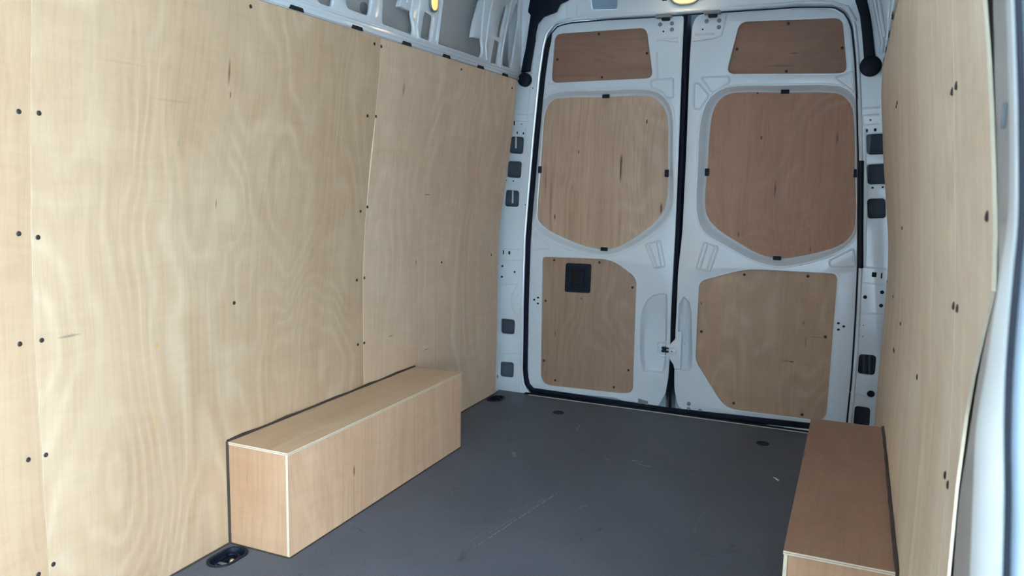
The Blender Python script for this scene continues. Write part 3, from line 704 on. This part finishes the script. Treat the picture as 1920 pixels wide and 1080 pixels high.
R_spec = dict(
    outline=[(1293, 104), (1286, 293), (1279, 435), (1271, 511), (1268, 585), (1266, 620), (1264, 690), (1264, 730), (1270, 760), (1287, 775), (1317, 780), (1350, 775), (1380, 778), (1517, 798), (1590, 808), (1594, 787), (1607, 603), (1611, 500), (1612, 293), (1609, 199), (1602, 104), (1596, 52), (1585, 28), (1562, 15), (1524, 13), (1420, 19), (1331, 25), (1307, 29), (1298, 45)],
    top=[(1387, 41), (1580, 34), (1589, 138), (1362, 139)], top_s=[(1478, 44), (1382, 92), (1579, 90), (1474.5, 134)],
    mid=[(1378, 173), (1470, 173), (1567, 174), (1590, 187), (1601, 213), (1604, 320), (1605, 421), (1591, 449), (1562, 466), (1496, 482), (1460, 485.5), (1423, 477), (1385, 456), (1345, 430), (1326, 407), (1321, 378), (1326, 310), (1331, 237), (1338, 204), (1354, 182)],
    rim=[(1369, 163), (1470, 161), (1575, 162), (1601, 180), (1609, 210), (1610.5, 320), (1610, 418), (1597, 452), (1562, 476), (1500, 494), (1455, 499), (1411, 487), (1365, 462), (1321, 435), (1309, 410), (1306, 378), (1309, 310), (1313, 237), (1323, 198), (1340, 175)],
    low=[(1311, 527), (1400, 504), (1571, 513), (1549, 790), (1360, 766), (1304, 677)], low_r=[.035, .06, .03, .05, .06, .03],
    low_s=[(1395.7, 515), (1515, 518), (1547.7, 631.5), (1315, 621.5), (1375.7, 756), (1504, 777.5)],
    scoop_o=[(1272, 575), (1279, 555), (1291, 561), (1296, 584), (1297, 640), (1298, 688), (1290, 698), (1271, 692)],
    scoop_i=[(1273, 592), (1279, 590), (1286, 602), (1289, 620), (1290, 640), (1291, 684), (1286, 692), (1273, 688)],
    m=[MAT['door_top_b'], MAT['door_mid_b'], MAT['door_low_b']],
    clips=[(1472, 172, 1), (1325.5, 323, 0), (1604.5, 325, 0), (1457, 484, 1)],
    ribs=[[(1314, 145), (1365, 143), (1369, 153), (1340, 172), (1334, 171)], [(1302, 156), (1310, 156), (1329, 178), (1312, 206), (1301, 203)],
          [(1555, 488), (1600, 466), (1603, 499), (1556, 499)], [(1320, 454), (1347, 463), (1331, 508), (1305, 503)], [(1565, 146), (1599, 134), (1600, 172), (1590, 165)]],
    lines=[[(1327, 457), (1312, 505)], [(1341, 461), (1325, 506)], [(1299, 77), (1335, 72), (1352, 66), (1357, 50), (1361, 28)], [(1303, 64), (1340, 63)]],
    bolts=[(1325, 40), (1348.6, 38.7), (1348, 51), (1291.5, 757), (1291, 767), (1312.5, 770)], holes=[(1572, 606), (1582, 612), (1572, 618)], dots=[(1317.5, 55, .004), (1284, 644.5, .0015)])
door_l, low_l = door('door_1', L_spec)
door_r, low_r = door('door_2', R_spec)

# black edge seal between the doors
gap = [(1287, 28), (1286, 104), (1279, 293), (1272, 435), (1267, 511), (1264, 585), (1261, 640), (1258, 700), (1257, 770)]
link('edge_seal', loft([[on_y(u-9, v, YD+.03) for u, v in gap], [on_y(u-3, v, YD+.012) for u, v in gap], [on_y(u+2, v, YD+.010) for u, v in gap], [on_y(u+9, v, YD+.03) for u, v in gap]]), MAT['black'], door_l, label='black rubber seal between the two doors')
link('seal_ridge', tube([on_y(u-3, v, YD+.012) for u, v in gap], .0035, 8), MAT['plastic'], door_l)
# inner release handle in the lower left plywood panel: a part of the panel
def in_low(name, me, mat, **k): return link(name, me, mat, low_l, **k)
hy = YD+.0105
hq = [(1061.5, 493), (1109, 495), (1107, 549.5), (1059, 547)]
hole_in = [(1072, 505), (1096, 507), (1095, 536), (1071.5, 534)]
in_low('handle_bezel', plate(rounded(xz(hq, hy), .012), [rounded(xz(hole_in, hy), .004)], 'Y', hy-.006, .0075, .0025), MAT['plastic'])
in_low('handle_well', plate(rounded(xz(hole_in, hy), .002), [], 'Y', hy-.0012, .001), MAT['hole'])
in_low('release_lever', plate(rounded(xz([(1085.5, 508), (1095, 509), (1094, 535), (1084.5, 534)], hy), .003), [], 'Y', hy-.005, .004, .001), MAT['plastic'])
# latch and its catch plate
a = on_y(1241, 650, YD+.006); b = on_y(1254, 661, YD+.006)
link('latch', join([box((a.x, YD-.004, b.z+.017), (b.x, YD+.016, a.z), .002), box((a.x, YD-.004, b.z), (b.x, YD+.016, b.z+.010), .002), box((a.x+.004, YD+.006, b.z), (b.x, YD+.014, a.z))]), MAT['plastic'], door_l)
lq = rounded(xz([(1234, 642), (1252, 641), (1251, 667), (1240, 668), (1234, 663)], YD+.014), .006, 4)
link('pressed_rib', tube([(x, YD+.014, z) for x, z in lq], .003, 8, closed=True), MAT['paint'], door_l)
cp = rounded(xz([(1268, 622), (1278, 622), (1276, 693), (1264, 693), (1262.5, 684), (1255, 673), (1253, 659), (1256, 646), (1266, 635)], YD-.008), .006, 5)
cpl = link('catch_plate', plate(cp, [], 'Y', YD-.008, .012, .003), MAT['paint'], door_r)
a = on_y(1261, 659, YD-.010)
link('catch_dome', lathe((a.x, YD-.007, a.z), (0, -1, 0), [(.018, 0), (.016, .004), (.010, .007), (.003, .008)], 18), MAT['paint'], cpl)
round_hole(1259.5, 659, .003, cpl, YD-.0155)
a = on_y(1197, 747, YD); b = on_y(1214.5, 762, YD)
mx = (a.x+b.x)/2
link('lower_catch', plate([(a.x, b.z), (a.x, a.z), (b.x, a.z-.008), (b.x, b.z-.002), (mx+.014, b.z), (mx+.008, b.z+.014), (mx-.006, b.z+.014), (mx-.012, b.z)], [], 'Y', YD-.007, .01, .002), MAT['grey_plastic'], door_l)
a = on_y(1291, 771, YD); b = on_y(1313, 779, YD)
link('lower_striker', box((a.x, YD-.012, b.z), (b.x, YD+.004, a.z), .003), MAT['plastic'], door_r)
for D, (u0, v0, u1, v1), (s0, t0, s1b, t1) in ((door_l, (1230, 27.5, 1259, 32), (1242, 31, 1257, 39)), (door_r, (1319.5, 20, 1351, 25), (1329, 24, 1345, 33))):
    a = on_y(u0, v0, YR); b = on_y(u1, v1, YR)
    bk = link('upper_catch', box((a.x, YR-.012, min(a.z, b.z)-.001), (b.x, YR+.03, max(a.z, b.z)), .003), MAT['grey_plastic'], D)
    a = on_y(s0, t0, YD); b = on_y(s1b, t1, YD)
    link('striker', box((a.x, YD-.02, b.z), (b.x, YD+.004, a.z), .005), MAT['plastic'], bk)

# ------------------------------------------------------------------ wheel arch boxes
def arch_box(side, label, topmat):
    xw = side*.8735; xi = side*.656; y1, y2, h, t = -1.895, -.846, .310, .0080
    T = thing('wheel_arch_box', label, 'box', (side*.765, (y1+y2)/2, 0), 'plywood boxes over the two wheel arches')
    def bx(name, p, q, faces, mat, edge_axes, lab=None):
        me = box(p, q)
        me.materials.append(mat); me.materials.append(MAT['edge'])
        for f in me.polygons:
            if any(abs(f.normal[ax]) > .9 for ax in edge_axes): f.material_index = 1
        o = link(name, me, None, T, loc=((p[0]+q[0])/2, (p[1]+q[1])/2, 0))
        return o
    lo, hi = min(xi, xw), max(xi, xw)
    top = bx('top_panel', (lo-(.0015 if side > 0 else 0), y1-.0015, h-t), (hi+(.0015 if side < 0 else 0), y2, h), 0, topmat, (0, 1))
    fr = bx('side_panel', (min(xi, xi+side*t), y1, .001), (max(xi, xi+side*t), y2-.001, h-t-.0012), 0, MAT['box_front'], (1, 2))
    xa, xb = sorted((xi+side*(t+.0012), xw))
    bx('end_panel', (xa, y1+.0004, .001), (xb, y1+t, h-t-.0012), 0, MAT['box_end'], (2,))
    bx('end_panel', (xa, y2-t, .001), (xb, y2-.001, h-t-.0012), 0, MAT['box_end'], (2,))
    # thin glue line in the plywood edges
    link('glue_line', join([box((lo-.0019, y1-.0019, h-t+.0034), (hi if side > 0 else hi+.0019, y2, h-t+.0042)) if side > 0 else box((lo, y1-.0019, h-t+.0034), (hi+.0019, y2, h-t+.0042))]), MAT['edge_dark'], T)
    # sealant
    n = 16; pts = [(xw-side*.001+side*.0*k, y1+(y2-y1)*k/n, h+.001+.0016*math.sin(k*1.9)) for k in range(n+1)]
    link('sealant_bead', join([tube(pts, [.0042+.0018*abs(math.sin(k*1.3)) for k in range(n+1)], 8),
                               tube([(xw-side*.001, y1-.001, h), (xw-side*.001, y1-.001, .002)], .0042, 8)]), MAT['sealant'], T, label='dark sealant bead along the wall')
    link('base_sealant', join([tube([(xi-side*.0008, y1, .0012), (xi-side*.0008, y2, .0012)], .0022, 6), tube([(xi, y1-.0008, .0012), (xw, y1-.0008, .0012)], .0026, 6)]), MAT['sealant'], T)
    return T
arch_box(-1, 'long orange-tan plywood box on the floor against the left wall', MAT['box_top'])
arch_box(1, 'shaded reddish plywood box at lower right against the right wall', MAT['box_top_r'])

# ------------------------------------------------------------------ tie-downs and floor bolts
def tie_down(c, a, b, ang, label):
    T = thing('tie_down_ring', label, 'tie-down', c, 'oval tie-down rings sunk in the floor')
    r3 = lambda pts, z: [(x, y, z) for x, y in pts]
    prof = [(a+.010, b+.010, .0), (a+.009, b+.009, .003), (a+.001, b+.001, .003), (a-.001, b-.001, -.002), (a-.003, b-.003, -.020), (a-.006, b-.006, -.023)]
    link('cup', loft([r3(stadium(c, p, q, ang, 8), z) for p, q, z in prof], True, True), MAT['plastic'], T)
    di = Vector((math.cos(ang), math.sin(ang), 0)); pe = Vector((-di.y, di.x, 0))
    # D ring lying in the cup
    pts = []
    w = b-.010
    for k in range(13):
        t = -PI/2+PI*k/12; pts.append(c+di*(a*.25+w*math.cos(t)*1.0)+pe*(w*math.sin(t))+Vector((0, 0, -.008)))
    pts = [c-di*(a*.55)-pe*w+Vector((0, 0, -.012))]+pts+[c-di*(a*.55)+pe*w+Vector((0, 0, -.012))]
    link('ring', tube(pts, .0045, 8, closed=True), MAT['black'], T)
    link('hinge_block', box(c-di*0+Vector((-.016, -a*.75, -.022)), c+Vector((.016, -a*.2, -.010)), .003), MAT['grey_plastic'], T)
    link('bolt', lathe(c+di*(a*.30)+Vector((0, 0, -.022)), (0, 0, 1), [(.009, 0), (.009, .004), (.006, .008), (.002, .009)], 12), MAT['brass'], T, label='shiny brass coloured bolt head')
tie_down(ring_near, .055, .031, A1, 'oval black tie-down ring in the floor before the left plywood box')
tie_down(ring_far, .050, .029, A2, 'oval black tie-down ring in the floor corner left of the rear doors')
def floor_bolt(c, label):
    T = thing('floor_bolt', label, 'bolt', (c.x, c.y, 0), 'sunken bolts in the floor near the doors')
    link('cup', lathe((c.x, c.y, 0), (0, 0, 1), [(.027, 0.0), (.026, .0016), (.020, .0016), (.0185, -.001), (.016, -.008), (.004, -.009)], 20), MAT['black'], T)
    link('bolt_head', lathe((c.x, c.y, -.008), (0, 0, 1), [(.008, 0), (.008, .004), (.005, .007), (.001, .0075)], 8), MAT['steel'], T)
floor_bolt(bolt_a, 'small round bolt cup in the floor before the left rear door')
floor_bolt(bolt_b, 'small round bolt cup in the floor before the right rear door, by the right box')

# ------------------------------------------------------------------ cable covers at the door corners
yc = .0
T = thing('cable_cover', 'black rubber cable cover hanging at the upper left corner of the rear doors', 'cable cover', (on_y(982, 150, yc).x, yc+.02, on_y(982, 150, yc).z-.03), 'black cable covers beside the doors')
lp = [(985, -40), (1090, -40), (1064, 0), (1049, 7), (1042, 22), (1018, 31), (1007, 44), (1003, 62), (1001, 82), (996, 110), (992, 134), (976, 136), (980, 112), (985, 90), (994, 28), (989, 22), (993, 0)]
link('sleeve', plate(rounded(xz(lp, yc), .004, 3), [], 'Y', yc, .022, .006), MAT['black'], T)
a = on_y(982, 149, yc)
link('end_cap', lathe((a.x, yc+.024, a.z), (0, -1, 0), [(.033, 0), (.033, .020), (.030, .026), (.022, .029), (.002, .030)], 28), MAT['black'], T)
for u, v in ((1002, 76), (993, 131)):
    a = on_y(u, v, yc+.01); link('side_clip', box((a.x-.005, yc+.004, a.z-.008), (a.x+.005, yc+.018, a.z+.008), .002), MAT['black'], T)
T = thing('cable_cover', 'black rubber cable cover hanging at the upper right corner of the rear doors', 'cable cover', (on_y(1632, 123, yc).x, yc+.02, on_y(1632, 123, yc).z-.04), 'black cable covers beside the doors')
rpx = [(1594, -40), (1618, -40), (1626, 0), (1632, 28), (1636, 55), (1640, 95), (1643, 112), (1620, 112), (1619, 95), (1616, 60), (1612, 28), (1604, 2)]
link('sleeve', plate(rounded(xz(rpx, yc), .004, 3), [], 'Y', yc, .022, .006), MAT['black'], T)
a = on_y(1632.5, 123, yc)
link('end_cap', lathe((a.x, yc+.024, a.z), (0, -1, 0), [(.041, 0), (.041, .020), (.038, .026), (.028, .029), (.002, .030)], 28), MAT['black'], T)
a = on_y(1614.5, 304, YR-.01); b = on_y(1613.5, 500, YR-.01)
T = thing('rubber_strip', 'thin upright black rubber strip on the pillar right of the right rear door', 'strip', (b.x, b.y, b.z))
link('strip', tube([a, b], .0105, 12), MAT['plastic'], T)
for p in (a, b): link('strip_end', lathe(p, (0, 0, 1), [(.008, -.006), (.0115, -.004), (.0115, .004), (.008, .006)], 12), MAT['black'], T)

# ------------------------------------------------------------------ interior lamps
yl = YR
a = on_y(1286, -16, yl)
T = thing('interior_lamp', 'lit warm oval interior lamp above the gap between the rear doors', 'lamp', (a.x, yl, a.z-.045), 'lit interior lamps')
def stad2(cx, cz, a_, b_, n=10, vertical=False):
    p = stadium(Vector((cx, cz, 0)), a_, b_, PI/2 if vertical else 0, n); return p
link('bezel', plate(stad2(a.x, a.z, .076, .060), [stad2(a.x, a.z, .068, .052)], 'Y', yl-.012, .012, .003), MAT['steel'], T)
link('lens', plate(stad2(a.x, a.z, .068, .052), [], 'Y', yl-.016, .014, .005), MAT['lamp'], T)
lt = bpy.data.lights.new('lamp_light', 'POINT'); lt.energy = .12; lt.color = (1, .78, .5); lt.shadow_soft_size = .04
lo_ = bpy.data.objects.new('lamp_light', lt); C.objects.link(lo_); lo_.parent = T; lo_.location = Vector((a.x, yl-.06, a.z)) - Vector(T.location)
q = on_x(811, -8, -XU)
T = thing('interior_lamp', 'lit warm oval interior lamp high on the frame above the left wall', 'lamp', (-XU, q.y, q.z-.07), 'lit interior lamps')
link('bezel', plate(stad2(q.y, q.z, .062, .031, vertical=True), [stad2(q.y, q.z, .054, .023, vertical=True)], 'L', -XU+.010, .010, .003), MAT['steel'], T)
link('lens', plate(stad2(q.y, q.z, .054, .023, vertical=True), [], 'L', -XU+.013, .012, .004), MAT['lamp'], T)

# small pale splinter lying on the floor
c = on_z(1454.5, 899)
T = thing('wood_splinter', 'tiny white splinter on the floor left of the right plywood box', 'splinter', (c.x, c.y, 0))
link('sliver', join([tube([c+Vector((-.010, .012, .0025)), c+Vector((.002, .001, .003)), c+Vector((.010, -.016, .0025))], [.0012, .0022, .0014], 6),
                     tube([c+Vector((.0, -.008, .0025)), c+Vector((.012, -.004, .0025))], .0014, 6)]), MAT['white'], T)
